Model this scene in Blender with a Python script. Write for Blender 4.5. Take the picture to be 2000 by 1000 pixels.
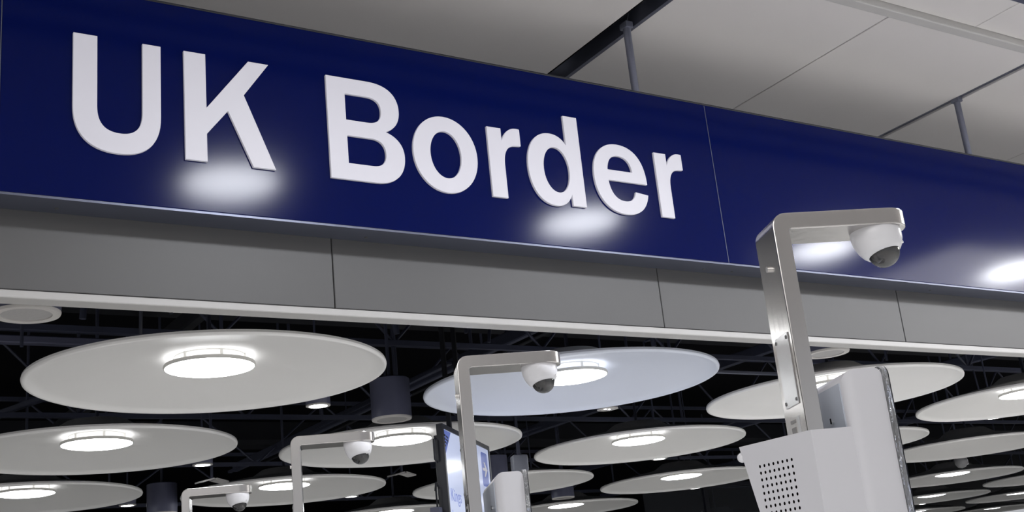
import bpy, bmesh, math, random
from mathutils import Vector, Matrix
random.seed(7)
for o in list(bpy.data.objects): bpy.data.objects.remove(o)
SC = bpy.context.scene
COL = SC.collection
R = math.radians

# ------------------------------------------------------------------ camera
cam_data = bpy.data.cameras.new('camera'); cam = bpy.data.objects.new('camera', cam_data); COL.objects.link(cam)
cam_data.sensor_width = 36; cam_data.lens = 2361.7/2000*36; cam_data.clip_start = .05; cam_data.clip_end = 300
P_, R_, Y_ = 0.30058608, -0.10387922, 0.58818498
cp, sp, cr, sr = math.cos(P_), math.sin(P_), math.cos(R_), math.sin(R_)
fw = Vector((0, cp, sp)); up = Vector((0, -sp, cp)); rt = Vector((1, 0, 0))
rt2 = rt*cr + up*sr; up2 = up*cr - rt*sr
Zr = Matrix.Rotation(-Y_, 3, 'Z')
rt2, up2, fw = Zr@rt2, Zr@up2, Zr@fw
M = Matrix((rt2, up2, -fw)).transposed().to_4x4(); M.translation = (0, 0, 1.6)
cam.matrix_world = M
SC.camera = cam

# ------------------------------------------------------------------ world, exposure
SC.view_settings.view_transform = 'Standard'; SC.view_settings.look = 'None'
SC.view_settings.gamma = 1; SC.view_settings.exposure = 0.0
W = bpy.data.worlds.new('world'); SC.world = W; W.use_nodes = True
W.node_tree.nodes['Background'].inputs[0].default_value = (.93, .95, 1, 1)
W.node_tree.nodes['Background'].inputs[1].default_value = .50

LENS_POWER = 15.0      # pendant disc lamps
DOWN_POWER = 108.0     # recessed lamps of the hall ceiling
# large soft area lights added out of view, filling left faces and right fascia
def area(name, loc, sx, sy, power, rot=(0, 0, 0), col=(1, .98, .96)):
    l = bpy.data.lights.new(name, 'AREA'); l.shape = 'RECTANGLE'; l.size = sx; l.size_y = sy; l.energy = power; l.color = col
    o = bpy.data.objects.new(name, l); COL.objects.link(o); o.location = loc; o.rotation_euler = rot
    return o
area('fill_light', (-4, -1.5, 4.6), 7, 5, 260)
area('fill_light', (12, 1.0, 4.62), 5, 2.5, 300)

# ------------------------------------------------------------------ materials
def mat(name, color=(.8, .8, .8), rough=.5, metal=0., spec=.5, emit=None, estr=0., noise=0., nscale=30., bump=0., aniso=0., trans=0., ior=1.5, coat=0., stretch=None):
    m = bpy.data.materials.new(name); m.use_nodes = True
    nt = m.node_tree; b = nt.nodes['Principled BSDF']; I = b.inputs
    I['Base Color'].default_value = (*color, 1); I['Roughness'].default_value = rough; I['Metallic'].default_value = metal
    I['Specular IOR Level'].default_value = spec; I['IOR'].default_value = ior; I['Transmission Weight'].default_value = trans
    I['Coat Weight'].default_value = coat
    if emit: I['Emission Color'].default_value = (*emit, 1); I['Emission Strength'].default_value = estr
    if noise or bump:
        tc = nt.nodes.new('ShaderNodeTexCoord'); mp = nt.nodes.new('ShaderNodeMapping'); n = nt.nodes.new('ShaderNodeTexNoise')
        n.inputs['Scale'].default_value = nscale; n.inputs['Detail'].default_value = 4
        if stretch: mp.inputs['Scale'].default_value = stretch
        nt.links.new(tc.outputs['Object'], mp.inputs[0]); nt.links.new(mp.outputs[0], n.inputs['Vector'])
        if noise:
            mx = nt.nodes.new('ShaderNodeMix'); mx.data_type = 'RGBA'
            mx.inputs['A'].default_value = (*[c*(1-noise) for c in color], 1); mx.inputs['B'].default_value = (*[min(1, c*(1+noise)) for c in color], 1)
            nt.links.new(n.outputs['Fac'], mx.inputs['Factor']); nt.links.new(mx.outputs['Result'], I['Base Color'])
        if bump:
            bp = nt.nodes.new('ShaderNodeBump'); bp.inputs['Strength'].default_value = bump; bp.inputs['Distance'].default_value = .01
            nt.links.new(n.outputs['Fac'], bp.inputs['Height']); nt.links.new(bp.outputs[0], I['Normal'])
    return m
m_sign = mat('sign_blue', (.0003, .0040, .066), .125, spec=.11, noise=.05, nscale=3)
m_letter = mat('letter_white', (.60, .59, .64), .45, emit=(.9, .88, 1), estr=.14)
m_metal_trim = mat('dark_metal', (.13, .14, .19), .35, metal=.6, noise=.1, nscale=6, stretch=(.3, 1, 1))
m_fascia = mat('fascia_grey', (.099, .098, .099), .45, noise=.03, nscale=3)
m_lip = mat('fascia_lip', (.50, .49, .48), .4, noise=.03)
m_ceil = mat('ceiling_panel', (.67, .645, .635), .42, noise=.03, nscale=2, spec=.6)
m_black = mat('matt_black', (.004, .004, .006), .9, spec=.1, noise=.1)
m_truss = mat('truss_paint', (.035, .04, .07), .55, noise=.35, nscale=7, spec=.5)
m_duct = mat('duct_paint', (.012, .013, .018), .7, noise=.3, nscale=5, spec=.3)
m_shade = mat('shade_white', (.87, .86, .845), .38, noise=.015, nscale=4, spec=.5)
m_shade_b = mat('shade_cool', (.72, .76, .86), .38, noise=.015, nscale=4, spec=.5)
m_lens = mat('lens_lit', (1, 1, 1), .4, emit=(.97, .99, 1), estr=LENS_POWER)
m_lens_top = mat('lens_glow_top', (1, 1, 1), .4, emit=(.97, .98, 1), estr=1.5)
m_ring = mat('lens_ring', (.62, .61, .58), .4, noise=.02)
m_can = mat('can_dark', (.09, .095, .15), .45, noise=.15, nscale=8, spec=.5)
m_can_b = mat('can_bottom', (.55, .53, .51), .5, noise=.05, nscale=40)
m_can_g = mat('can_grille', (.38, .37, .365), .6, noise=.1, nscale=60)
m_steel = mat('brushed_steel', (.63, .61, .595), .19, metal=1, noise=.05, nscale=60, bump=.03, stretch=(1, 1, .05))
m_steel2 = mat('steel_edge', (.8, .79, .78), .2, metal=1, noise=.03)
m_cover = mat('steel_cover', (.78, .78, .79), .25, metal=.9, noise=.03)
m_dome = mat('dome_white', (.80, .80, .83), .3, noise=.02)
m_bubble = mat('clear_bubble', (1, 1, 1), .015, trans=1, ior=1.45, noise=.001)
m_eye = mat('camera_black', (.006, .006, .009), .12, noise=.1)
m_white = mat('powder_white', (.69, .69, .73), .4, noise=.015, nscale=12)
m_back = mat('blue_grey_sheet', (.50, .54, .62), .45, noise=.03, nscale=12)
m_hole = mat('inner_dark', (.003, .003, .003), .9, spec=.05, noise=.1)
m_acryl = mat('clear_acrylic', (.97, .98, 1), .03, trans=.85, ior=1.45, bump=1.6, nscale=16, noise=.001)
m_frame = mat('screen_frame', (.010, .011, .018), .35, noise=.1)
m_screen = mat('screen_white', (.45, .5, .62), .12, emit=(.62, .68, .95), estr=.45, noise=.02)
m_scr_bl = mat('screen_blue', (.10, .15, .45), .15, emit=(.2, .25, .6), estr=.30, noise=.02)
m_scr_tx = mat('screen_text', (.2, .25, .5), .2, emit=(.3, .36, .75), estr=.35, noise=.02)
m_floor = mat('floor_pale', (.74, .73, .71), .4, noise=.05, nscale=2)
m_wall = mat('wall_pale', (.55, .55, .56), .6, noise=.04, nscale=1)
m_glass = mat('dark_glass', (.3, .32, .36), .03, trans=.9, ior=1.15, noise=.02)
m_rod = mat('rod_metal', (.19, .20, .26), .4, metal=.5, noise=.08)
m_seam = mat('sign_seam', (.10, .11, .16), .4, metal=.3, noise=.05)
m_down = mat('down_lamp', (1, 1, 1), .4, emit=(.93, .95, 1), estr=DOWN_POWER)
m_screw = mat('screw', (.2, .2, .2), .4, metal=.8, noise=.1)

# ------------------------------------------------------------------ helpers
def link(name, me, m, parent=None, smooth=None):
    if m: me.materials.append(m)
    o = bpy.data.objects.new(name, me); COL.objects.link(o)
    if parent: o.parent = parent
    if smooth:
        for p in me.polygons: p.use_smooth = True
        try: me.set_sharp_from_angle(angle=R(smooth))
        except Exception: pass
    return o
def obj(name, bm, m, parent=None, smooth=None):
    bmesh.ops.recalc_face_normals(bm, faces=bm.faces)
    me = bpy.data.meshes.new(name); bm.to_mesh(me); bm.free()
    return link(name, me, m, parent, smooth)
def thing(name, label, cat, loc=(0, 0, 0), rotz=0, group=None):
    o = bpy.data.objects.new(name, None); COL.objects.link(o); o.location = loc; o.rotation_euler = (0, 0, rotz)
    o.empty_display_size = .1
    if label: o['label'] = label
    if cat: o['category'] = cat
    if group: o['group'] = group
    return o
def tag(o, label, cat, group=None):
    o['label'] = label; o['category'] = cat
    if group: o['group'] = group
    return o
def struct(o): o['kind'] = 'structure'; return o
def box(bm, a, b, mtx=None):
    vs = [bm.verts.new((x, y, z)) for x in (a[0], b[0]) for y in (a[1], b[1]) for z in (a[2], b[2])]
    if mtx is not None:
        for v in vs: v.co = mtx@v.co
    for f in ((0, 1, 3, 2), (4, 6, 7, 5), (0, 4, 5, 1), (2, 3, 7, 6), (0, 2, 6, 4), (1, 5, 7, 3)): bm.faces.new([vs[i] for i in f])
    return bm
def bevel(bm, w, seg=2):
    bmesh.ops.bevel(bm, geom=list(bm.edges), offset=w, segments=seg, affect='EDGES', profile=.5, clamp_overlap=True); return bm
def lathe(bm, prof, n=48, c=(0, 0, 0), axis=None):
    rings = []
    for r, z in prof:
        if r < 1e-6: rings.append([bm.verts.new((c[0], c[1], c[2]+z))])
        else: rings.append([bm.verts.new((c[0]+r*math.cos(2*math.pi*i/n), c[1]+r*math.sin(2*math.pi*i/n), c[2]+z)) for i in range(n)])
    for a, b in zip(rings, rings[1:]):
        for i in range(n):
            j = (i+1) % n
            if len(a) == 1 and len(b) == 1: continue
            if len(a) == 1: bm.faces.new((a[0], b[i], b[j]))
            elif len(b) == 1: bm.faces.new((a[i], b[0], a[j]))
            else: bm.faces.new((a[i], b[i], b[j], a[j]))
    return bm
def tube(bm, pts, r, n=8):
    pts = [Vector(p) for p in pts]; rings = []
    for i, p in enumerate(pts):
        d = (pts[min(i+1, len(pts)-1)]-pts[max(i-1, 0)]).normalized()
        a = Vector((0, 0, 1)) if abs(d.z) < .9 else Vector((1, 0, 0))
        x = d.cross(a).normalized(); y = d.cross(x)
        rings.append([bm.verts.new(p+x*r*math.cos(2*math.pi*k/n)+y*r*math.sin(2*math.pi*k/n)) for k in range(n)])
    for a, b in zip(rings, rings[1:]):
        for k in range(n): bm.faces.new((a[k], a[(k+1) % n], b[(k+1) % n], b[k]))
    bm.faces.new(rings[0]); bm.faces.new(rings[-1][::-1])
    return bm
def prism(bm, poly, vec):
    a = [bm.verts.new(p) for p in poly]; b = [bm.verts.new(Vector(p)+Vector(vec)) for p in poly]
    bm.faces.new(a[::-1]); bm.faces.new(b); n = len(a)
    for i in range(n): bm.faces.new((a[i], a[(i+1) % n], b[(i+1) % n], b[i]))
    return bm
def arc(cx, cy, r, a0, a1, n=8): return [(cx+r*math.cos(R(a0+(a1-a0)*i/n)), cy+r*math.sin(R(a0+(a1-a0)*i/n))) for i in range(n+1)]
def dup(root):
    r = root.copy(); COL.objects.link(r)
    for ch in list(root.children):
        c = ch.copy(); COL.objects.link(c); c.parent = r
        for g in list(ch.children):
            d = g.copy(); COL.objects.link(d); d.parent = c
    return r
BM = bmesh.new

# ------------------------------------------------------------------ the setting
struct(obj('floor', box(BM(), (-14, -12, -.1), (48, 40, 0)), m_floor))
# ceiling of the hall: panels 1.41 m wide with open slots, standing behind and in front of the sign
CZ = 4.72
ceil = struct(thing('ceiling', None, None, (0, 0, CZ)))
del_y0, del_y1 = 3.93, 5.6
edges = [(-5.98, -4.58), (-4.56, -3.17), (-3.13, -1.76), (-1.75, -.35), (-.30, 1.06), (1.07, 3.885), (4.03, 5.352), (5.362, 6.742), (6.805, 8.20), (8.21, 9.60), (9.65, 11.0), (11.01, 12.4), (12.45, 13.8), (13.81, 15.2)]
for a, b in edges:
    obj('ceiling_panel', bevel(box(BM(), (a, del_y0, 0), (b, del_y1, .04)), .003, 1), m_ceil, ceil)
# rim along the front edge of the panels and the next band of ceiling towards the viewer
obj('ceiling_rim', bevel(box(BM(), (-6, 3.855, -.012), (15.2, 3.925, .05)), .008, 2), m_lip, ceil)
for a, b in ((-6, -1.5), (-1.49, 1.9), (1.91, 6.03), (6.035, 10.2), (10.21, 15.2)):
    obj('ceiling_band', bevel(box(BM(), (a, 3.54, .03), (b, 3.853, .07)), .003, 1), m_ceil, ceil)
obj('ceiling_reveal', box(BM(), (-6, 3.44, .02), (15.2, 3.535, .06)), m_metal_trim, ceil)
obj('ceiling_deck', box(BM(), (-6, 3.3, .30), (15.2, 5.6, .36)), m_black, ceil)
for x in (3.885, 4.005): obj('slot_track', box(BM(), (x if x > 4 else x+.001, del_y0, -.002 if x < 4 else -.006), (x+.006 if x < 4 else x+.026, del_y1, .12)), m_metal_trim if x > 4 else m_black, ceil)
obj('slot_track', box(BM(), (6.744, del_y0, .015), (6.804, del_y1, .06)), m_metal_trim, ceil)
# main hall ceiling over and behind the viewer
hb = struct(obj('ceiling_hall', box(BM(), (-14, -12, CZ), (48, 3.2, CZ+.1)), m_ceil))
hb.name = 'ceiling.001'
# dark open ceiling behind the bulkhead
struct(obj('ceiling_dark', box(BM(), (-14, 5.6, 4.75), (48, 40, 4.9)), m_black)).name = 'ceiling.002'
struct(obj('wall_front', box(BM(), (-14, 5.62, 3.35), (48, 5.70, 5.0)), m_wall))
struct(obj('wall_far', box(BM(), (-14, 38, 0), (48, 38.2, 4.75)), m_black))

# grey bulkhead under the sign
bk = struct(thing('wall_bulkhead', None, None, (0, 4.66, 2.99)))
for a, b in ((-5.2, -3.36), (-3.355, -1.52), (-1.515, .322), (.326, 2.157), (2.161, 4.004), (4.008, 5.858), (5.864, 7.71), (7.714, 9.56), (9.564, 11.4), (11.404, 13.3)):
    obj('fascia_panel', bevel(box(BM(), (a, 0, .03), (b, .07, .60)), .0025, 1), m_fascia, bk)
obj('bottom_lip', bevel(box(BM(), (-5.2, -.006, -.005), (13.3, .085, .027)), .005, 2), m_lip, bk)
obj('backing_frame', box(BM(), (-5.2, .03, .05), (13.3, .10, .70)), m_black, bk)

# ------------------------------------------------------------------ the sign
sg = thing('overhead_sign', 'long dark blue overhead sign reading UK Border in white letters above the grey fascia', 'sign', (0, 4.5, 3.35))
H = .918
for a, b in ((-2.88, .742), (.747, 4.372), (4.376, 8.0), (8.004, 11.6)):
    obj('sign_panel', bevel(box(BM(), (a, 0, 0), (b, .02, H)), .002, 1), m_sign, sg)
obj('sign_frame', box(BM(), (-2.88, .021, .004), (11.6, .159, H-.01)), m_metal_trim, sg)
for x in (.7445, 4.374, 8.002): obj('seam_strip', box(BM(), (x-.0018, .0012, 0), (x+.0018, .02, H-.006)), m_seam, sg)
obj('bottom_tray', box(BM(), (-2.88, .004, -.010), (11.6, .159, .002)), m_metal_trim, sg)
obj('top_cap', bevel(box(BM(), (-2.88, -.004, H-.004), (11.6, .165, H+.006)), .002, 1), m_frame, sg)
for x in (.60, .98, 4.28, 4.48, 2.3, 6.1):
    o = obj('tray_screw', lathe(BM(), [(0, -.004), (.007, -.004), (.007, 0)], 12), m_screw, sg); o.location = (x, .10, -.010)
# hanging rods of the sign
for x, l in ((3.965, 'left'), (6.765, 'right')):
    r = thing('hanging_rod', 'grey hanging rod in the wide open ceiling slot above the sign' if l == 'left' else 'grey hanging rod in the narrow ceiling slot at right above the sign', 'rod', (x, 4.58, 4.27), 0, 'rods carrying the sign')
    obj('tube', tube(BM(), [(0, 0, .006), (0, 0, .455)], .021, 20), m_rod, r, 40)
    obj('bracket', bevel(box(BM(), (-.024, -.03, .425), (.024, .03, .462)), .003), m_rod, r)
    b = obj('bolt', tube(BM(), [(.024, 0, .44), (.036, 0, .44)], .008, 10), m_screw, r)
    if l == 'left': obj('wire', tube(BM(), [(.0, -.01, .46), (-.005, -.05, .53), (.02, -.12, .60)], .0035, 6), m_steel2, r, 60)

# letters: outlines in metres on the face of the sign (x, height); C = cubic segment
def glyph(name, loops, depth=.012):
    cu = bpy.data.curves.new(name, 'CURVE'); cu.dimensions = '2D'; cu.fill_mode = 'BOTH'; cu.extrude = depth/2; cu.bevel_depth = .0012; cu.bevel_resolution = 1; cu.resolution_u = 14
    for lp in loops:
        # lp: start point then segments: (x,z) line or (c1x,c1z,c2x,c2z,x,z)
        pts = [dict(co=lp[0], l=None, r=None)]
        for s in lp[1:]:
            if len(s) == 2: pts.append(dict(co=s, l=None, r=None))
            else: pts[-1]['r'] = (s[0], s[1]); pts.append(dict(co=(s[4], s[5]), l=(s[2], s[3]), r=None))
        if pts[-1]['co'] == pts[0]['co']: pts[0]['l'] = pts[-1]['l']; pts.pop()
        sp_ = cu.splines.new('BEZIER'); sp_.bezier_points.add(len(pts)-1); sp_.use_cyclic_u = True
        n = len(pts)
        for i, (bp, p) in enumerate(zip(sp_.bezier_points, pts)):
            c = p['co']; pv = pts[i-1]['co']; nx = pts[(i+1) % n]['co']
            L = p['l'] or (c[0]+(pv[0]-c[0])/3, c[1]+(pv[1]-c[1])/3); Rr = p['r'] or (c[0]+(nx[0]-c[0])/3, c[1]+(nx[1]-c[1])/3)
            bp.handle_left_type = bp.handle_right_type = 'FREE'
            bp.co = (*c, 0); bp.handle_left = (*L, 0); bp.handle_right = (*Rr, 0)
    t = bpy.data.objects.new('t', cu); COL.objects.link(t)
    me = bpy.data.meshes.new_from_object(t.evaluated_get(bpy.context.evaluated_depsgraph_get()))
    bpy.data.objects.remove(t)
    for v in me.vertices: x, z, y = v.co; v.co = (x, -depth/2-y, z-3.35)
    me.materials.clear()
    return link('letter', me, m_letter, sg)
T, B, XH = 4.051, 3.564, 3.921
def ell(x0, x1, z0, z1, k=.5, rev=False):
    cx, cz = (x0+x1)/2, (z0+z1)/2; a, b = (x1-x0)/2*k*1.13, (z1-z0)/2*k*1.13
    return [(x0, cz), (x0, cz+b, cx-a, z1, cx, z1), (cx+a, z1, x1, cz+b, x1, cz), (x1, cz-b, cx+a, z0, cx, z0), (cx-a, z0, x0, cz-b, x0, cz)]
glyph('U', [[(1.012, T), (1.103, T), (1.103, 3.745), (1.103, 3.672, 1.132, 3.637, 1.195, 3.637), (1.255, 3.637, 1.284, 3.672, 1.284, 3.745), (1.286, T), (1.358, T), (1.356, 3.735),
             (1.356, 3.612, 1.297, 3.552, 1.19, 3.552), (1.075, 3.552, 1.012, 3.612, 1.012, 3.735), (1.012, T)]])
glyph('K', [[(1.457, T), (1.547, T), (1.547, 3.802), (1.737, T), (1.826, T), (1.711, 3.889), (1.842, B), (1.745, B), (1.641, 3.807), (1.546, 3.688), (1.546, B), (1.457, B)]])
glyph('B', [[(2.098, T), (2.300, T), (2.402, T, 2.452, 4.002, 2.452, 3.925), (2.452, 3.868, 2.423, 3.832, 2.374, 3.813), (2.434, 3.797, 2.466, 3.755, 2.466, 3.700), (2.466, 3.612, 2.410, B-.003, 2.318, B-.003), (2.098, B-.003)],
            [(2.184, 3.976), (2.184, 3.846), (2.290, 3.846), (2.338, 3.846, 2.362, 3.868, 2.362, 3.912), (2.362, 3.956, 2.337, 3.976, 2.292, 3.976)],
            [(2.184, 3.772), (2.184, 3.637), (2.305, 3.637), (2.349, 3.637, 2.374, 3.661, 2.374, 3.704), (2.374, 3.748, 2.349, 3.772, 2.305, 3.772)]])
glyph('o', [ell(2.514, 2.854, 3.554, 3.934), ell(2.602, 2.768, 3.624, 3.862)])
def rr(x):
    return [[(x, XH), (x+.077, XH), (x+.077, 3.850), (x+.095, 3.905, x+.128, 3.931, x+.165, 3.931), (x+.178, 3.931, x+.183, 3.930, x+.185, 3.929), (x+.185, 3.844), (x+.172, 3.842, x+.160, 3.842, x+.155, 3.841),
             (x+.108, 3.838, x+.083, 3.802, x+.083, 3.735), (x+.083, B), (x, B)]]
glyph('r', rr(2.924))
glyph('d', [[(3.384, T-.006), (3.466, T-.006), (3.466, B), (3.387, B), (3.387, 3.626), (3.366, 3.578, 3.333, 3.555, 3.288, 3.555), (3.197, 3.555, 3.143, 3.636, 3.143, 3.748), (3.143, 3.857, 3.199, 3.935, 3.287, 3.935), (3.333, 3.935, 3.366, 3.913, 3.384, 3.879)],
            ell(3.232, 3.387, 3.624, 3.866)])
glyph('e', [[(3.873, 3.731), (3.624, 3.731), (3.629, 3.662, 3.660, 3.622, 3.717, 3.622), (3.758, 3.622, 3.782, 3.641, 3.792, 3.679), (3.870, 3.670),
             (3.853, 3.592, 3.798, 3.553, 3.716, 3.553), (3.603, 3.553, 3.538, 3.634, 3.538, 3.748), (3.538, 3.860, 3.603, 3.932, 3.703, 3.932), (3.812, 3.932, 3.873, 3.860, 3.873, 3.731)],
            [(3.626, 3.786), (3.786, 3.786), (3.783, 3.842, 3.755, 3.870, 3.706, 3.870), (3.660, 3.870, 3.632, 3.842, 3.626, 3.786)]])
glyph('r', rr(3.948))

# ------------------------------------------------------------------ recessed lamps of the hall ceiling, mirrored in the glossy sign
for i, (x, l) in enumerate(((2.72, 'first'), (5.65, 'second'), (8.42, 'third'), (11.3, 'fourth'))):
    t = thing('ceiling_lamp', 'round recessed hall ceiling lamp mirrored in the blue sign, %s along the row' % l, 'lamp', (x, 1.57, CZ), 0, 'recessed lamps of the hall ceiling')
    obj('lamp_rim', lathe(BM(), [(.32, -.002), (.36, -.002), (.36, -.014), (.32, -.014), (.315, -.002)], 48), m_ring, t, 40)
    obj('diffuser', lathe(BM(), [(0, -.010), (.312, -.006), (.312, 0)], 48), m_down, t, 40)

# ------------------------------------------------------------------ pendant disc lamps
def make_disc(lit=True):
    t = thing('disc_lamp', 'x', 'lamp')
    prof = [(.9, .012), (.897, .002), (.888, -.002), (.876, .003), (.865, .012), (.82, .021), (.72, .040), (.6, .060), (.48, .078), (.36, .094), (.30, .103), (.24, .112), (.19, .118), (.176, .124), (.176, .17), (.15, .19), (0, .195),
            (0, .215), (.2, .205), (.3, .14), (.6, .085), (.85, .035), (.897, .024), (.9, .012)]
    obj('shade', lathe(BM(), prof, 128), m_shade, t, 60)
    obj('suspension_rod', tube(BM(), [(0, 0, .214), (0, 0, 1.75)], .012, 8), m_truss, t)
    if lit:
        l = obj('lens', lathe(BM(), [(0, .040), (.08, .0415), (.15, .0455), (.2, .051), (.224, .058), (.224, .066), (0, .072)], 96), m_lens, t, 50)
        l.data.materials.append(m_lens_top)
        for p in l.data.polygons:
            if p.center.z > .0585: p.material_index = 1
        obj('lens_ring', lathe(BM(), [(.2245, .0565), (.229, .056), (.231, .062), (.229, .075), (.2245, .074), (.2245, .0565)], 96), m_ring, t, 60)
        rg = obj('bracket_ring', lathe(BM(), [(.172, .112), (.178, .112), (.178, .118), (.172, .118), (.172, .112)], 64), m_ring, t, 40)
        for k in range(6):
            a = R(30+60*k); mt = Matrix.Translation((.18*math.cos(a), .18*math.sin(a), 0))@Matrix.Rotation(a, 4, 'Z')
            obj('bracket', box(BM(), (-.004, -.0075, .066), (.004, .0075, .118), mt), m_ring, t)
    return t
proto = make_disc(); proto_plain = make_disc(False)
discs = [
 (2.02, 5.91, 1, 'largest white disc lamp with ribbed lit centre, below the letters UK'),
 (4.26, 5.89, 2, 'large bluish white disc lamp behind the second camera post arm, below the letters rder'),
 (6.58, 5.95, 1, 'white disc lamp half hidden by the tall foreground camera post, right under the fascia'),
 (8.91, 5.99, 1, 'white disc lamp cut by the right photo edge, topmost beyond the white kiosk'),
 (2.00, 8.11, 1, 'white disc lamp at the left edge, directly below the largest disc'),
 (4.18, 8.00, 1, 'white disc lamp behind the third camera arm and the black framed screen'),
 (6.48, 8.08, 1, 'wide disc lamp between the screen and the white kiosk, upper one of the middle stack'),
 (8.84, 8.12, 1, 'disc lamp mostly hidden by the white kiosk, its tip showing at right'),
 (11.15, 8.33, 0, 'plain white disc with no lit centre, right of the white kiosk'),
 (1.99, 10.33, 1, 'white disc lamp at the lower left corner, lowest of the left stack'),
 (4.16, 10.26, 1, 'white disc lamp crossed by the third camera post, behind the fourth camera arm'),
 (6.45, 10.25, 1, 'white disc lamp whose lit centre is behind the small white kiosk head'),
 (8.78, 10.29, 1, 'white disc lamp touching the left side of the white kiosk, below the middle wide disc'),
 (13.87, 10.71, 1, 'bright disc lamp right of the kiosk with a small dome camera above its centre'),
 (16.35, 11.0, 1, 'white disc lamp at the right edge, just below the one under the dome camera'),
 (6.40, 12.55, 1, 'disc lamp peeking out left of the black framed screen near the bottom of the photo'),
 (8.82, 12.60, 1, 'disc lamp under the square speaker can, right of the small white kiosk head'),
 (16.47, 13.20, 1, 'disc lamp right of the white kiosk, second lit one down'),
 (18.95, 13.35, 1, 'disc lamp with lit centre cut by the right edge near the bottom corner'),
 (19.1, 15.75, 1, 'disc lamp right of the white kiosk, third lit one down at the bottom edge'),
 (13.5, 15.1, 1, 'disc lamp seen through the dark glazed partition left of the white kiosk'),
 (21.6, 15.9, 1, 'faint disc lamp in the bottom right corner'),
]
for i, (x, y, k, lab) in enumerate(discs):
    first = {1: proto, 0: proto_plain}.get(k)
    if k == 1 and not proto.get('used'): d = proto; proto['used'] = 1
    elif k == 0 and not proto_plain.get('used'): d = proto_plain; proto_plain['used'] = 1
    else: d = dup(proto if k else proto_plain)
    d.location = (x, y, 2.985); d['label'] = lab; d['group'] = 'disc lamps under the dark ceiling'
    d.rotation_euler.z = R(random.choice((0, 8, -10, 25))) if i else 0
    if k == 2:
        for c in d.children:
            if c.name.startswith('shade'):
                c.data = c.data.copy(); c.data.materials[0] = m_shade_b
for p in (proto, proto_plain):
    if 'used' in p: del p['used']
for d in [o for o in bpy.data.objects if o.name.startswith('disc_lamp')]:
    if 'used' in d: del d['used']

# small downlight cans between the discs
spots = [(616, 'small downlight can under the right edge of the largest disc', 3.10, 7.03), (0, 'small downlight can under the left edge disc, above the fourth camera arm', 3.10, 9.30),
 (0, 'small unlit looking downlight can with two points of light under the bluish disc', 5.38, 7.02), (0, 'small downlight near the end of the disc crossed by the third camera post', 5.36, 11.45),
 (0, 'small downlight in the lower left corner beside the lowest left disc', 3.14, 11.6), (0, 'small downlight under the middle wide disc left of the white kiosk', 7.72, 9.34),
 (0, 'small downlight under the disc touching the white kiosk', 10.15, 11.67), (0, 'small downlight just right of the small white kiosk head', 7.65, 11.53),
 (0, 'small downlight under the topmost disc at the right edge', 10.1, 7.20), (0, 'small downlight near the bottom right corner', 18.35, 14.95)]
sp0 = None
for i, (_, lab, x, y) in enumerate(spots):
    if sp0 is None:
        sp0 = thing('downlight', lab, 'downlight')
        obj('can', lathe(BM(), [(.060, 0), (.075, 0), (.078, .004), (.078, .13), (0, .13), (0, .012), (.058, .012), (.060, 0)], 40), m_can, sp0, 40)
        obj('rim', lathe(BM(), [(.060, -.004), (.078, -.002), (.078, .006), (.060, .002), (.060, -.004)], 40), m_can_b, sp0, 40)
        obj('lamp', lathe(BM(), [(0, -.001), (.045, -.001), (.0575, .003), (.0575, .008), (0, .010)], 32), m_lens, sp0, 40)
        obj('stem', tube(BM(), [(0, 0, .128), (0, 0, 1.64)], .008, 8), m_truss, sp0)
        s = sp0
    else: s = dup(sp0)
    s.location = (x, y, 3.09); s['label'] = lab; s['group'] = 'small downlights between the discs'
    if i == 2:
        for c in s.children:
            if c.name.startswith('lamp'):
                c.data = bpy.data.meshes.new('lamp'); b = BM()
                lathe(b, [(0, 0), (.010, 0), (.010, .004), (0, .004)], 16, (-.022, .0, -.003)); lathe(b, [(0, 0), (.008, 0), (.008, .004), (0, .004)], 16, (.02, .006, -.003))
                b.to_mesh(c.data); b.free(); c.data.materials.append(m_lens)
                g = obj('lamp_plate', lathe(BM(), [(0, 0), (.0575, 0), (.0575, .008), (0, .008)], 32), m_can_b, s, 40)

# big dark speaker cans
cans = [(.94, 4.93, 3.0, 'large round speaker can with pale grille behind the fascia, top left'), (5.47, 4.93, 3.0, 'round speaker can with pale grille behind the fascia, right of the tall camera post'),
        (3.60, 7.00, 3.0, 'tall dark speaker can hanging between the two biggest discs'), (3.22, 10.78, 2.9, 'dark speaker can left of the fourth camera post'),
        (5.75, 9.28, 2.86, 'dark speaker can partly behind the black framed screen'), (8.01, 11.48, 3.0, 'dark speaker can above a lit disc, right of the small white kiosk head')]
b = BM(); box(b, (-.04, -.172, .14), (.04, -.12, .20)); wall_arm = bpy.data.meshes.new('wall_arm'); b.to_mesh(wall_arm); b.free(); wall_arm.materials.append(m_truss)
c0 = None
for x, y, z, lab in reversed(cans):
    if c0 is None:
        c0 = thing('speaker_can', lab, 'speaker')
        obj('can_body', lathe(BM(), [(.120, 0), (.131, .004), (.131, .26), (.12, .268), (0, .268), (0, .02), (.118, .02), (.12, 0)], 64), m_can, c0, 40)
        obj('can_rim', lathe(BM(), [(.098, -.003), (.128, -.004), (.1315, .004), (.1315, .008), (.098, .004), (.098, -.003)], 64), m_can_b, c0, 40)
        obj('grille', lathe(BM(), [(0, .003), (.0975, .001), (.0975, .012), (0, .014)], 48), m_can_g, c0, 40)
        obj('stem', tube(BM(), [(0, 0, .267), (0, 0, 1.885)], .012, 8), m_truss, c0)
        s = c0
    else: s = dup(c0)
    s.location = (x, y, z); s['label'] = lab; s['group'] = 'speaker cans under the dark ceiling'
    if y < 5:   # held by the back of the bulkhead instead of a long stem
        for c in list(s.children):
            if c.name.startswith('stem'): c.name = 'wall_arm'; c.data = wall_arm

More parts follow.
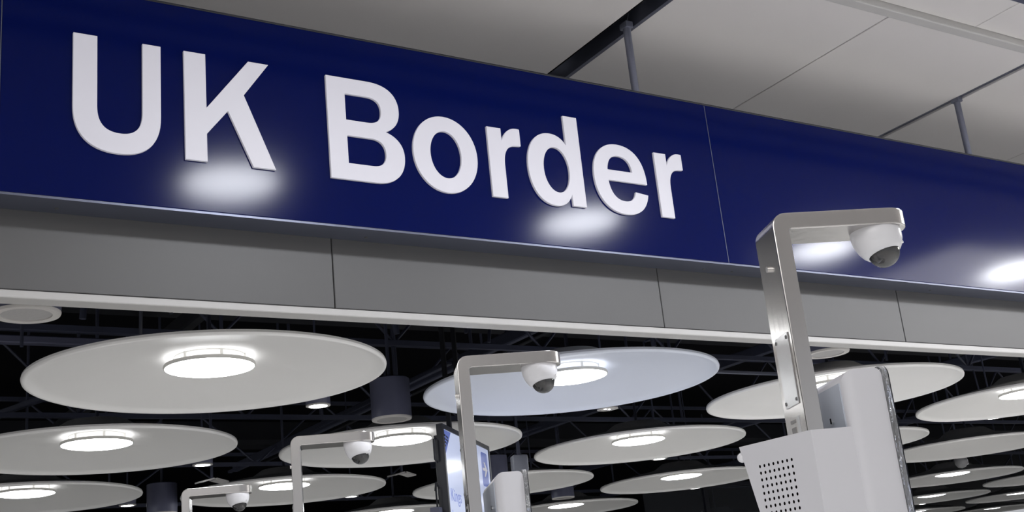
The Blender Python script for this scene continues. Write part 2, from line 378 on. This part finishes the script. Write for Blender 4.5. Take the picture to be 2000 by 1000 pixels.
# ------------------------------------------------------------------ roof steelwork in the dark
def truss(Y, z0, z1, x0, x1, step, r, lab, thick=1.):
    t = thing('roof_truss', lab, 'truss', (x0, Y, z0))
    L = x1-x0
    obj('bottom_chord', box(BM(), (0, -r*thick, -r), (L, r*thick, r)), m_truss, t)
    obj('top_chord', box(BM(), (0, -r, z1-z0-r), (L, r, z1-z0+r)), m_truss, t)
    b = BM(); x = 0; k = 0
    while x+step <= L:
        tube(b, [(x, 0, 0 if k % 2 else z1-z0), (x+step, 0, z1-z0 if k % 2 else 0)], r*.6, 6)
        if k % 3 == 0: tube(b, [(x, 0, 0), (x, 0, z1-z0)], r*.7, 6)
        x += step; k += 1
    obj('web', b, m_truss, t)
truss(7.31, 3.6, 4.25, -3, 20, .62, .018, 'nearest lattice roof truss just above the largest discs')
truss(9.93, 3.6, 4.3, -4, 24, .7, .02, 'lattice roof truss behind the second row of discs')
truss(12.6, 3.62, 4.3, -4, 28, .8, .02, 'third lattice roof truss, low in the dark ceiling')
truss(16.0, 3.65, 4.3, -4, 32, .9, .022, 'farthest lattice roof truss deep in the dark ceiling')
def bar(name, p0, p1, w, h, m, lab, cat):
    p0, p1 = Vector(p0), Vector(p1); d = p1-p0; L = d.length
    o = obj(name, bevel(box(BM(), (0, -w/2, -h/2), (L, w/2, h/2)), min(w, h)*.15, 1), m)
    o.location = p0; o.rotation_euler = d.to_track_quat('X', 'Z').to_euler(); return tag(o, lab, cat)
def pipe(name, pts, r, m, lab, cat):
    o = obj(name, tube(BM(), [Vector(p)-Vector(pts[0]) for p in pts], r, 12), m, None, 60); o.location = pts[0]; return tag(o, lab, cat)
bar('cable_tray', (-3, 7.62, 3.60), (2.6, 7.62, 3.60), .07, .05, m_can, 'dusty cable tray at the left edge above the largest disc', 'cable tray')
bar('air_duct', (-3, 8.55, 4.2), (22, 8.55, 4.2), .30, .22, m_duct, 'dark rectangular air duct behind the nearest truss', 'duct')
bar('air_duct', (-3, 13.7, 4.15), (26, 13.7, 4.15), .45, .30, m_duct, 'dark rectangular air duct behind the second truss', 'duct')
bar('steel_beam', (5.06, 6.0, 3.80), (5.06, 14, 3.80), .06, .10, m_truss, 'sloping steel beam meeting the top of the second camera post', 'beam')
bar('steel_beam', (5.35, 6.0, 3.86), (5.35, 14, 3.86), .05, .08, m_duct, 'thin dark beam beside the one over the second camera post', 'beam')
bar('steel_beam', (7.74, 6.0, 3.80), (7.74, 14, 3.80), .06, .10, m_truss, 'steel beam left of the tall foreground post', 'beam')
bar('steel_beam', (2.55, 6.0, 3.85), (2.55, 16, 3.85), .09, .12, m_duct, 'wide dark beam above the largest disc', 'beam')
bar('steel_beam', (10.6, 6.0, 3.80), (10.6, 16, 3.80), .06, .10, m_truss, 'steel beam above the disc behind the white kiosk', 'beam')
bar('steel_beam', (13.4, 6.0, 3.80), (13.4, 18, 3.80), .06, .10, m_truss, 'steel beam at the right under the fascia', 'beam')
bar('conduit_rail', (6.6, 7.80, 3.6), (9.5, 7.80, 3.6), .03, .03, m_rod, 'pale metal rail left of the tall foreground post', 'rail')
bar('flat_brace', (5.1, 14.3, 3.8), (5.0, 8.6, 3.8), .05, .03, m_truss, 'long slanting brace between the third and fourth camera posts', 'brace')
bar('flat_brace', (7.5, 13.0, 3.8), (8.0, 9.4, 3.8), .05, .03, m_truss, 'long slanting brace under the bluish disc', 'brace')
bar('flat_brace', (1.2, 12.0, 3.7), (2.3, 8.9, 3.7), .06, .04, m_truss, 'slanting brace between the two left discs', 'brace')
bar('flat_brace', (10.4, 11.4, 3.8), (10.0, 8.4, 3.8), .05, .03, m_truss, 'slanting brace left of the white kiosk top', 'brace')
for i, (x, y) in enumerate(((1.72, 6.9), (1.95, 6.7), (2.75, 6.6), (3.45, 6.9), (4.1, 6.8), (4.6, 7.0), (5.7, 6.9), (8.5, 7.0), (10.9, 7.4), (12.2, 7.6), (3.7, 8.9), (6.0, 9.1), (9.6, 9.4), (13.2, 9.6))):
    tilt = (-.10, .12, 0, .18, 0, -.2, .1, 0, .15, -.1, 0, .1, 0, .12)[i]
    pipe('hanger_rod', [(x, y, 4.74), (x+tilt, y, 3.55)], .012 if i % 3 else .02, m_truss, 'thin hanger rod %s' % ('above the largest disc, far left of it', 'above the largest disc, leftmost slanting one', 'above the right half of the largest disc', 'leaning rod between the two largest discs', 'right of the dark speaker can top', 'left of the second camera arm', 'above the second camera dome', 'above the gap left of the tall post', 'above the disc behind the white kiosk', 'right of the white kiosk under the fascia', 'between the third camera arm and the big speaker can', 'right of the black framed screen', 'above the middle wide disc', 'right of the white kiosk above the plain disc')[i], 'rod')
cables = [([(1.86, 6.3, 4.7), (1.90, 6.35, 3.9), (1.84, 6.5, 3.55), (1.92, 6.8, 3.45)], 'drooping cable above the left half of the largest disc'),
          ([(6.35, 7.2, 4.7), (6.35, 7.2, 3.95), (6.2, 7.3, 3.75), (6.05, 7.3, 3.70)], 'curved cable above the second camera dome'),
          ([(1.35, 7.2, 3.45), (1.35, 7.2, 3.72), (1.40, 7.2, 3.77), (1.52, 7.2, 3.77)], 'bent conduit end at the upper left of the dark ceiling'),
          ([(9.8, 9.0, 4.76), (9.9, 9.0, 4.0), (10.1, 8.8, 3.5), (10.2, 8.8, 3.3)], 'curved pale cable left of the white kiosk')]
for pts, lab in cables: pipe('cable', pts, .010, m_truss, lab, 'cable')

# small pale angled sensor hoods
def hood(x, y, z, lab, rot):
    t = thing('emergency_light', lab, 'light fitting', (x, y, z), rot)
    obj('left_wing', prism(BM(), [(-.13, -.05, -.03), (-.012, -.05, 0), (-.012, .05, 0), (-.13, .05, -.03)], (0, 0, .012)), m_can_g, t)
    obj('right_wing', prism(BM(), [(.012, -.05, 0), (.13, -.05, -.02), (.13, .05, -.02), (.012, .05, 0)], (0, 0, .012)), m_can_g, t)
    obj('stem', tube(BM(), [(0, 0, .0), (0, 0, 4.74-z)], .012, 8), m_truss, t)
hood(3.24, 9.5, 3.0, 'small winged grey fitting above the fourth camera arm', R(20))
hood(4.87, 9.36, 3.0, 'small winged grey fitting at the tip of the disc crossed by the third post', R(20))

# hanging grey box near the small kiosk and the little dome camera at right
t = thing('ceiling_camera', 'small grey box camera hanging just above the small white kiosk head', 'camera', (5.08, 7.81, 2.76), R(-20))
obj('housing', bevel(box(BM(), (-.06, -.05, 0), (.06, .06, .13)), .015, 3), mat('camera_grey', (.17, .18, .22), .4, noise=.05), t, 40)
obj('drop_arm', bevel(box(BM(), (-.012, -.015, .13), (.012, .015, 1.97)), .003), m_truss, t)
obj('lens_bump', tube(BM(), [(.02, -.02, 0), (.02, -.02, -.03)], .02, 16), m_can_b, t, 40)
t = thing('ceiling_camera', 'small dome camera above the bright disc, right of the white kiosk', 'camera', (13.1, 9.95, 3.08), 0)
obj('housing', lathe(BM(), [(0, -.07), (.05, -.055), (.08, -.01), (.08, .05), (.06, .08), (0, .08)], 24), mat('camera_pale', (.3, .3, .31), .3, noise=.05), t, 40)
obj('drop_arm', tube(BM(), [(0, 0, .08), (0, 0, 1.65)], .014, 8), m_truss, t)
obj('bright_cap', lathe(BM(), [(0, -.03), (.02, -.02), (.02, .04), (0, .05)], 16, (.11, 0, 0)), m_dome, t, 40)

# dark glazed partition at the bottom right of centre
gp = thing('glazed_partition', 'dark glossy glazed partition left of the white kiosk at the bottom edge', 'partition', (11.68, 14.0, 0))
obj('post', bevel(box(BM(), (.62, -.05, 0), (.70, .05, 3.42)), .004), m_frame, gp)
obj('post', bevel(box(BM(), (1.95, -.05, 0), (2.03, .05, 3.42)), .004), m_frame, gp)
obj('pane', box(BM(), (-.5, -.008, .1), (.62, .008, 3.40)), m_glass, gp)
obj('pane', box(BM(), (.70, -.008, .1), (1.95, .008, 3.40)), m_glass, gp)
obj('head_rail', bevel(box(BM(), (-.5, -.04, 3.40), (2.6, .04, 3.46)), .004), m_frame, gp)

# ------------------------------------------------------------------ gate camera posts
TH = R(-24.5)
def make_post():
    t = thing('camera_post', 'x', 'camera post', (1.606, 1.524, 0), TH)   # local: x = along arm, -y towards viewer, origin = near left corner
    D, TK, LN, H0 = .102, .032, .283, 2.300
    # bent flat bar: profile in x-z, extruded over depth; tip rounded in plan
    ro, ri = .028, .006
    b = BM()
    outer = [(0, 0)]+[(ro+ro*math.cos(R(a)), H0-ro+ro*math.sin(R(a))) for a in range(180, 89, -10)]
    inner_end = LN-D/2
    poly = outer+[(inner_end, H0), (inner_end, H0-TK)]+[(TK+ri+ri*math.cos(R(a)), H0-TK-ri+ri*math.sin(R(a))) for a in range(90, 181, 30)]+[(TK, 0)]
    prism(b, [(x, 0, z) for x, z in poly], (0, D, 0))
    pl = [(inner_end, 0)]+[(inner_end+(D/2)*math.sin(R(a)), D/2-(D/2)*math.cos(R(a))) for a in range(8, 173, 8)]+[(inner_end, D)]
    prism(b, [(x, y, H0-TK) for x, y in pl], (0, 0, TK))
    bmesh.ops.delete(b, geom=[f for f in b.faces if all(abs(v.co.x-inner_end) < 1e-6 for v in f.verts)], context='FACES_ONLY')
    bmesh.ops.remove_doubles(b, verts=b.verts, dist=1e-5)
    bmesh.ops.recalc_face_normals(b, faces=b.faces)
    es = [e for e in b.edges if len(e.link_faces) == 2 and e.calc_face_angle() > R(60)]
    bmesh.ops.bevel(b, geom=es, offset=.0022, segments=2, affect='EDGES', profile=.5)
    obj('post_bar', b, m_steel, t, 17)
    # dome camera
    dc = (inner_end-.009, D/2-.001)
    tilt = Matrix.Rotation(R(-9), 4, 'Y')@Matrix.Rotation(R(-9), 4, 'X')
    b = BM(); lathe(b, [(0, 0), (.0495, 0), (.0505, -.004), (.050, -.016), (.0465, -.030), (.0405, -.042), (.034, -.049), (.0315, -.049), (.0300, -.040), (.0, -.030)], 48)
    for v in b.verts:
        w = min(1, max(0, -v.co.z/.02)); q = tilt@v.co; v.co = v.co.lerp(q, w)
    h = obj('dome_housing', b, m_dome, t, 50); h.location = (dc[0], dc[1], H0-TK); h.scale = (.95, .95, 1.0)
    bb = BM(); lathe(bb, [(.0305*math.cos(R(a)), .0305*math.sin(R(a))) for a in range(30, -90, -8)]+[(0, -.0305), (0, -.0275)]+[(.0275*math.cos(R(a)), .0275*math.sin(R(a))) for a in range(-86, 34, 8)], 48)
    bu = obj('clear_bubble', bb, m_bubble, t, 60)
    off = tilt@Vector((0, 0, -.0445)); bu.location = Vector((dc[0], dc[1], H0-TK))+off
    bb = BM(); bmesh.ops.create_uvsphere(bb, u_segments=32, v_segments=20, radius=.0235); ey = obj('lens_module', bb, m_eye, t, 80); bb = BM(); lathe(bb, [(0, 0), (.0285, 0), (.0285, .002), (0, .002)], 40); ln = obj('dark_liner', bb, m_eye, t, 40); ln.location = Vector((dc[0], dc[1], H0-TK))+tilt@Vector((0, 0, -.0475)); ln.rotation_euler = tilt.to_euler()
    ey.location = bu.location+Vector((0, -.001, .0048))
    s = obj('housing_screw', lathe(BM(), [(0, -.003), (.003, -.002), (.003, .002), (0, .002)], 12), m_cover, t, 40); s.location = Vector((dc[0], dc[1], H0-TK))+tilt@Vector((.032, -.021, -.041))
    # cover plate on the left face, with screws
    b = BM(); box(b, (-.0022, .0155, 1.942), (-.0002, .0815, 2.075)); bevel(b, .001, 1); cv = obj('access_cover', b, m_cover, t)
    for y, z in ((.0215, 2.066), (.0755, 2.066), (.0215, 1.951), (.0755, 1.951)):
        obj('cover_screw', tube(BM(), [(-.0034, y, z), (-.002, y, z)], .0034, 12), m_screw, cv)
    for nm, (y0, y1, z0, z1) in {'slot': (.050, .072, 1.9125, 1.9185), 'latch': (.053, .072, 1.888, 1.905)}.items():
        obj(nm, box(BM(), (-.001, y0, z0), (.001, y1, z1)), m_can_g, t)
    obj('latch_plate', box(BM(), (-.0008, .028, 1.888), (.001, .040, 1.922)), m_cover, t)
    bo = obj('side_bolt', tube(BM(), [(-.006, .05, 2.205), (0, .05, 2.205)], .006, 16), m_steel2, t, 40)
    # screen unit: rear shell, glass and clear edge
    X0, X1, YN, YF, ZT = .0657, .138, -.040, .25, 1.986
    b = BM(); box(b, (X0, YN, 1.05), (X1, YF, ZT))
    bmesh.ops.recalc_face_normals(b, faces=b.faces)
    es = [e for e in b.edges if all(abs(v.co.x-X0) < 1e-5 for v in e.verts)]
    bmesh.ops.bevel(b, geom=es, offset=.022, segments=6, affect='EDGES', profile=.5)
    es = [e for e in b.edges if all(v.co.x > X1-1e-5 and v.co.z > ZT-1e-5 for v in e.verts)]
    bmesh.ops.bevel(b, geom=es, offset=.014, segments=5, affect='EDGES', profile=.5)
    obj('screen_shell', b, m_white, t, 25)
    obj('back_panel', box(BM(), (X0-.002, YN+.021, 1.06), (X0+.001, YF-.024, ZT-.020)), m_back, t)
    b = BM(); lathe(b, [(0, 0), (.004, 0), (.004, .004), (0, .004)], 16); k = obj('lock', b, m_steel2, t, 40); k.location = (X0-.0022, YN+.073, 1.905); k.rotation_euler = (0, R(-90), 0)
    obj('lock_slot', box(BM(), (X0-.0066, YN+.0705, 1.902), (X0-.0060, YN+.0755, 1.912)), m_hole, t)
    b = BM(); pl = [(YN-.004, 1.04), (YF+.004, 1.04)]+[(YF+.004-.02+.02*math.cos(R(a)), ZT+.004-.02+.02*math.sin(R(a))) for a in range(0, 91, 10)]+[(YN-.004+.02-.02*math.cos(R(a)), ZT+.004-.02+.02*math.sin(R(a))) for a in range(90, -1, -10)]
    prism(b, [(X1+.0105, y, z) for y, z in pl], (.0015, 0, 0)); obj('screen_glass', b, m_frame, t)
    b = BM(); prism(b, [(X1+.0003, y, z) for y, z in pl], (.0098, 0, 0)); obj('clear_edge', b, m_acryl, t)
    # folded sheet box with perforated speaker grille
    Z0, Z1 = 1.25, 1.886
    p1 = Vector((-.007, -.030)); dd = Vector((math.cos(R(-86)-TH), math.sin(R(-86)-TH))); nn = Vector((dd.y, -dd.x))
    def P(s, z, o=0): q = p1+dd*s+nn*o; return (q.x, q.y, z)
    b = BM()
    def quad(*ps): b.faces.new([b.verts.new(p) for p in ps])
    s_top, slope = -.1725, .215
    se = lambda z: s_top+(Z1-z)*slope if z > 1.72 else s_top+(Z1-1.72)*slope
    u0, u1, w0, w1, nc, nr = -.1345, -.0475, 1.2620+.405, 1.8490, 8, 15
    su = (u1-u0)/nc; sw = .0121; w0 = w1-nr*sw
    zs = [Z1, w1, 1.72, w0, Z0]
    # plate around the grille
    quad(P(se(Z1), Z1), P(0, Z1), P(0, w1), P(se(w1), w1))
    quad(P(u1, w1), P(0, w1), P(0, w0), P(u1, w0))
    quad(P(se(w1), w1), P(u0, w1), P(u0, 1.72), P(se(1.72), 1.72))
    quad(P(se(1.72), 1.72), P(u0, 1.72), P(u0, w0), P(se(w0), w0))
    quad(P(se(w0), w0), P(0, w0), P(0, Z0), P(se(Z0), Z0))
    for i in range(nc):
        for j in range(nr):
            cu_, cw = u0+su*(i+.5), w1-sw*(j+.5); N = 12
            inn = [(cu_+.0023*math.cos(R(45+360*k/N)), cw+.0030*math.sin(R(45+360*k/N))) for k in range(N)]
            out = []
            for k in range(N):
                c, s = math.cos(R(45+360*k/N)), math.sin(R(45+360*k/N)); m_ = max(abs(c), abs(s)); out.append((cu_+su/2*c/m_, cw+sw/2*s/m_))
            for k in range(N):
                l = (k+1) % N; quad(P(out[k][0], out[k][1]), P(out[l][0], out[l][1]), P(inn[l][0], inn[l][1]), P(inn[k][0], inn[k][1]))
    # left return edge, front sheet up to the screen unit
    for za, zb in ((Z1, 1.72), (1.72, Z0)): quad(P(se(za), za), P(se(za), za, -.012), P(se(zb), zb, -.012), P(se(zb), zb))
    fx = .0700
    quad((p1.x, p1.y, Z1), (fx, p1.y-.0002, Z1), (fx, p1.y-.0002, Z0), (p1.x, p1.y, Z0))
    quad(P(se(Z1), Z1), P(0, Z1), (p1.x, p1.y+.004, Z1), P(se(Z1), Z1, -.006))
    quad((p1.x, p1.y, Z1), (fx, p1.y, Z1), (fx, p1.y+.004, Z1), (p1.x, p1.y+.004, Z1))
    bmesh.ops.remove_doubles(b, verts=b.verts, dist=.00005)
    # orient outwards
    for f in b.faces:
        pass
    me = bpy.data.meshes.new('speaker_box'); b.to_mesh(me); b.free(); link('speaker_box', me, m_white, t)
    b = BM(); prism(b, [P(-.145, w0-.02, -.006), P(-.030, w0-.02, -.006), P(-.030, w0-.02, -.010), P(-.145, w0-.02, -.010)], (0, 0, w1-w0+.03)); obj('grille_backing', b, m_hole, t)
    b = BM(); bmesh.ops.create_uvsphere(b, u_segments=20, v_segments=14, radius=.009); kn = obj('side_knob', b, m_dome, t, 80); kn.location = P(-.1745, 1.8665, -.006)
    return t
post = make_post()
labs = ['tall foreground steel camera post with dome camera and perforated white kiosk box', 'steel camera post in front of the black framed screen, second from the right',
        'steel camera post whose arm crosses a lit disc, between the second and the smallest post', 'smallest and farthest steel camera post at the bottom left']
locs = [(1.606, 1.524), (1.569, 2.663), (1.569, 3.802), (1.570, 4.99)]
for i, (l, (x, y)) in enumerate(zip(labs, locs)):
    p = post if i == 0 else dup(post)
    p.location = (x, y, 0); p['label'] = l; p['group'] = 'gate camera posts in a row'

# ------------------------------------------------------------------ black framed hanging screen
A = R(45)
sc = thing('information_screen', 'black framed information screen with blue arrow, seen edge on behind the second post', 'screen', (3.742, 6.619, 0), A)
SZT, SW, SH = 2.90, 1.22, 1.7
fr = BM(); f = .03
for a, b_ in (((0, -.012, SZT-SH), (f, .03, SZT)), ((SW-f, -.012, SZT-SH), (SW, .03, SZT)), ((f, -.012, SZT-f), (SW-f, .03, SZT)), ((f, -.012, SZT-SH), (SW-f, .03, SZT-SH+f))): box(fr, a, b_)
obj('frame', fr, m_frame, sc)
obj('rear_case', bevel(box(BM(), (.06, .031, SZT-SH+.06), (SW-.06, .07, SZT-.06)), .006), m_frame, sc)
sf = obj('display', box(BM(), (f, -.006, SZT-SH+f), (SW-f, .002, SZT-f)), m_screen, sc)
F1, F2, TH1 = -.0075, -.0085, (0, .001, 0)
obj('blue_corner', prism(BM(), [(f+.002, F1, SZT-f-.004), (.20, F1, SZT-f-.004), (f+.002, F1, SZT-.20)], TH1), m_scr_bl, sf)
b = BM()
for i in range(3):
    for j in range(4 if i == 0 else 3 if i == 1 else 2): box(b, (.045+.032*i, F2, SZT-.075-.022*j-.004*i), (.065+.032*i, F2+.0008, SZT-.062-.022*j-.004*i))
obj('corner_pattern', b, m_frame, sf)
b = BM(); prism(b, [(x, F1, z) for x, z in arc(.985, SZT-.085, .02, 180, 90)+arc(1.115, SZT-.085, .02, 90, 0)+arc(1.115, SZT-.285, .02, 0, -90)+arc(.985, SZT-.285, .02, -90, -180)], TH1); obj('arrow_square', b, m_scr_bl, sf)
b = BM(); zc = SZT-.185
prism(b, [(.985, F2, zc+.010), (1.055, F2, zc+.010), (1.022, F2, zc+.050), (1.050, F2, zc+.050), (1.115, F2, zc), (1.050, F2, zc-.050), (1.022, F2, zc-.050), (1.055, F2, zc-.010), (.985, F2, zc-.010)], TH1); obj('arrow', b, m_letter, sf)
def text(s, x, z, size, m, parent, yy=F1+.0005):
    cu = bpy.data.curves.new('text', 'FONT'); cu.body = s; cu.size = size; cu.extrude = .0006
    t = bpy.data.objects.new('t', cu); COL.objects.link(t)
    me = bpy.data.meshes.new_from_object(t.evaluated_get(bpy.context.evaluated_depsgraph_get())); bpy.data.objects.remove(t)
    for v in me.vertices: a, c, d = v.co; v.co = (x+a, yy-d, z+c)
    me.materials.clear(); return link('text_line', me, m, parent)
text('Kings', .09, SZT-.475, .115, m_scr_tx, sf); text('busy', .09, SZT-.60, .10, m_scr_tx, sf)
obj('side_handle', tube(BM(), [(.0, .04, SZT-.09), (-.045, .04, SZT-.10), (-.045, .04, SZT-.225), (.0, .04, SZT-.24)], .0075, 8), m_frame, sc, 60)
for x in (.25, .56): obj('hanger', bevel(box(BM(), (x, .0, SZT), (x+.03, .03, 4.76)), .003), m_duct, sc)
b = BM(); tube(b, [(-.055, .05, SZT-.42), (-.03, .05, SZT-.37), (0, .04, SZT-.40)], .008, 6); tube(b, [(-.045, .05, SZT-.41), (-.042, .05, SZT-.52)], .006, 6); obj('rear_cable', b, m_duct, sc)
obj('power_box', bevel(box(BM(), (-.075, .03, SZT-.72), (-.004, .09, SZT-.52)), .004), m_can, sc)
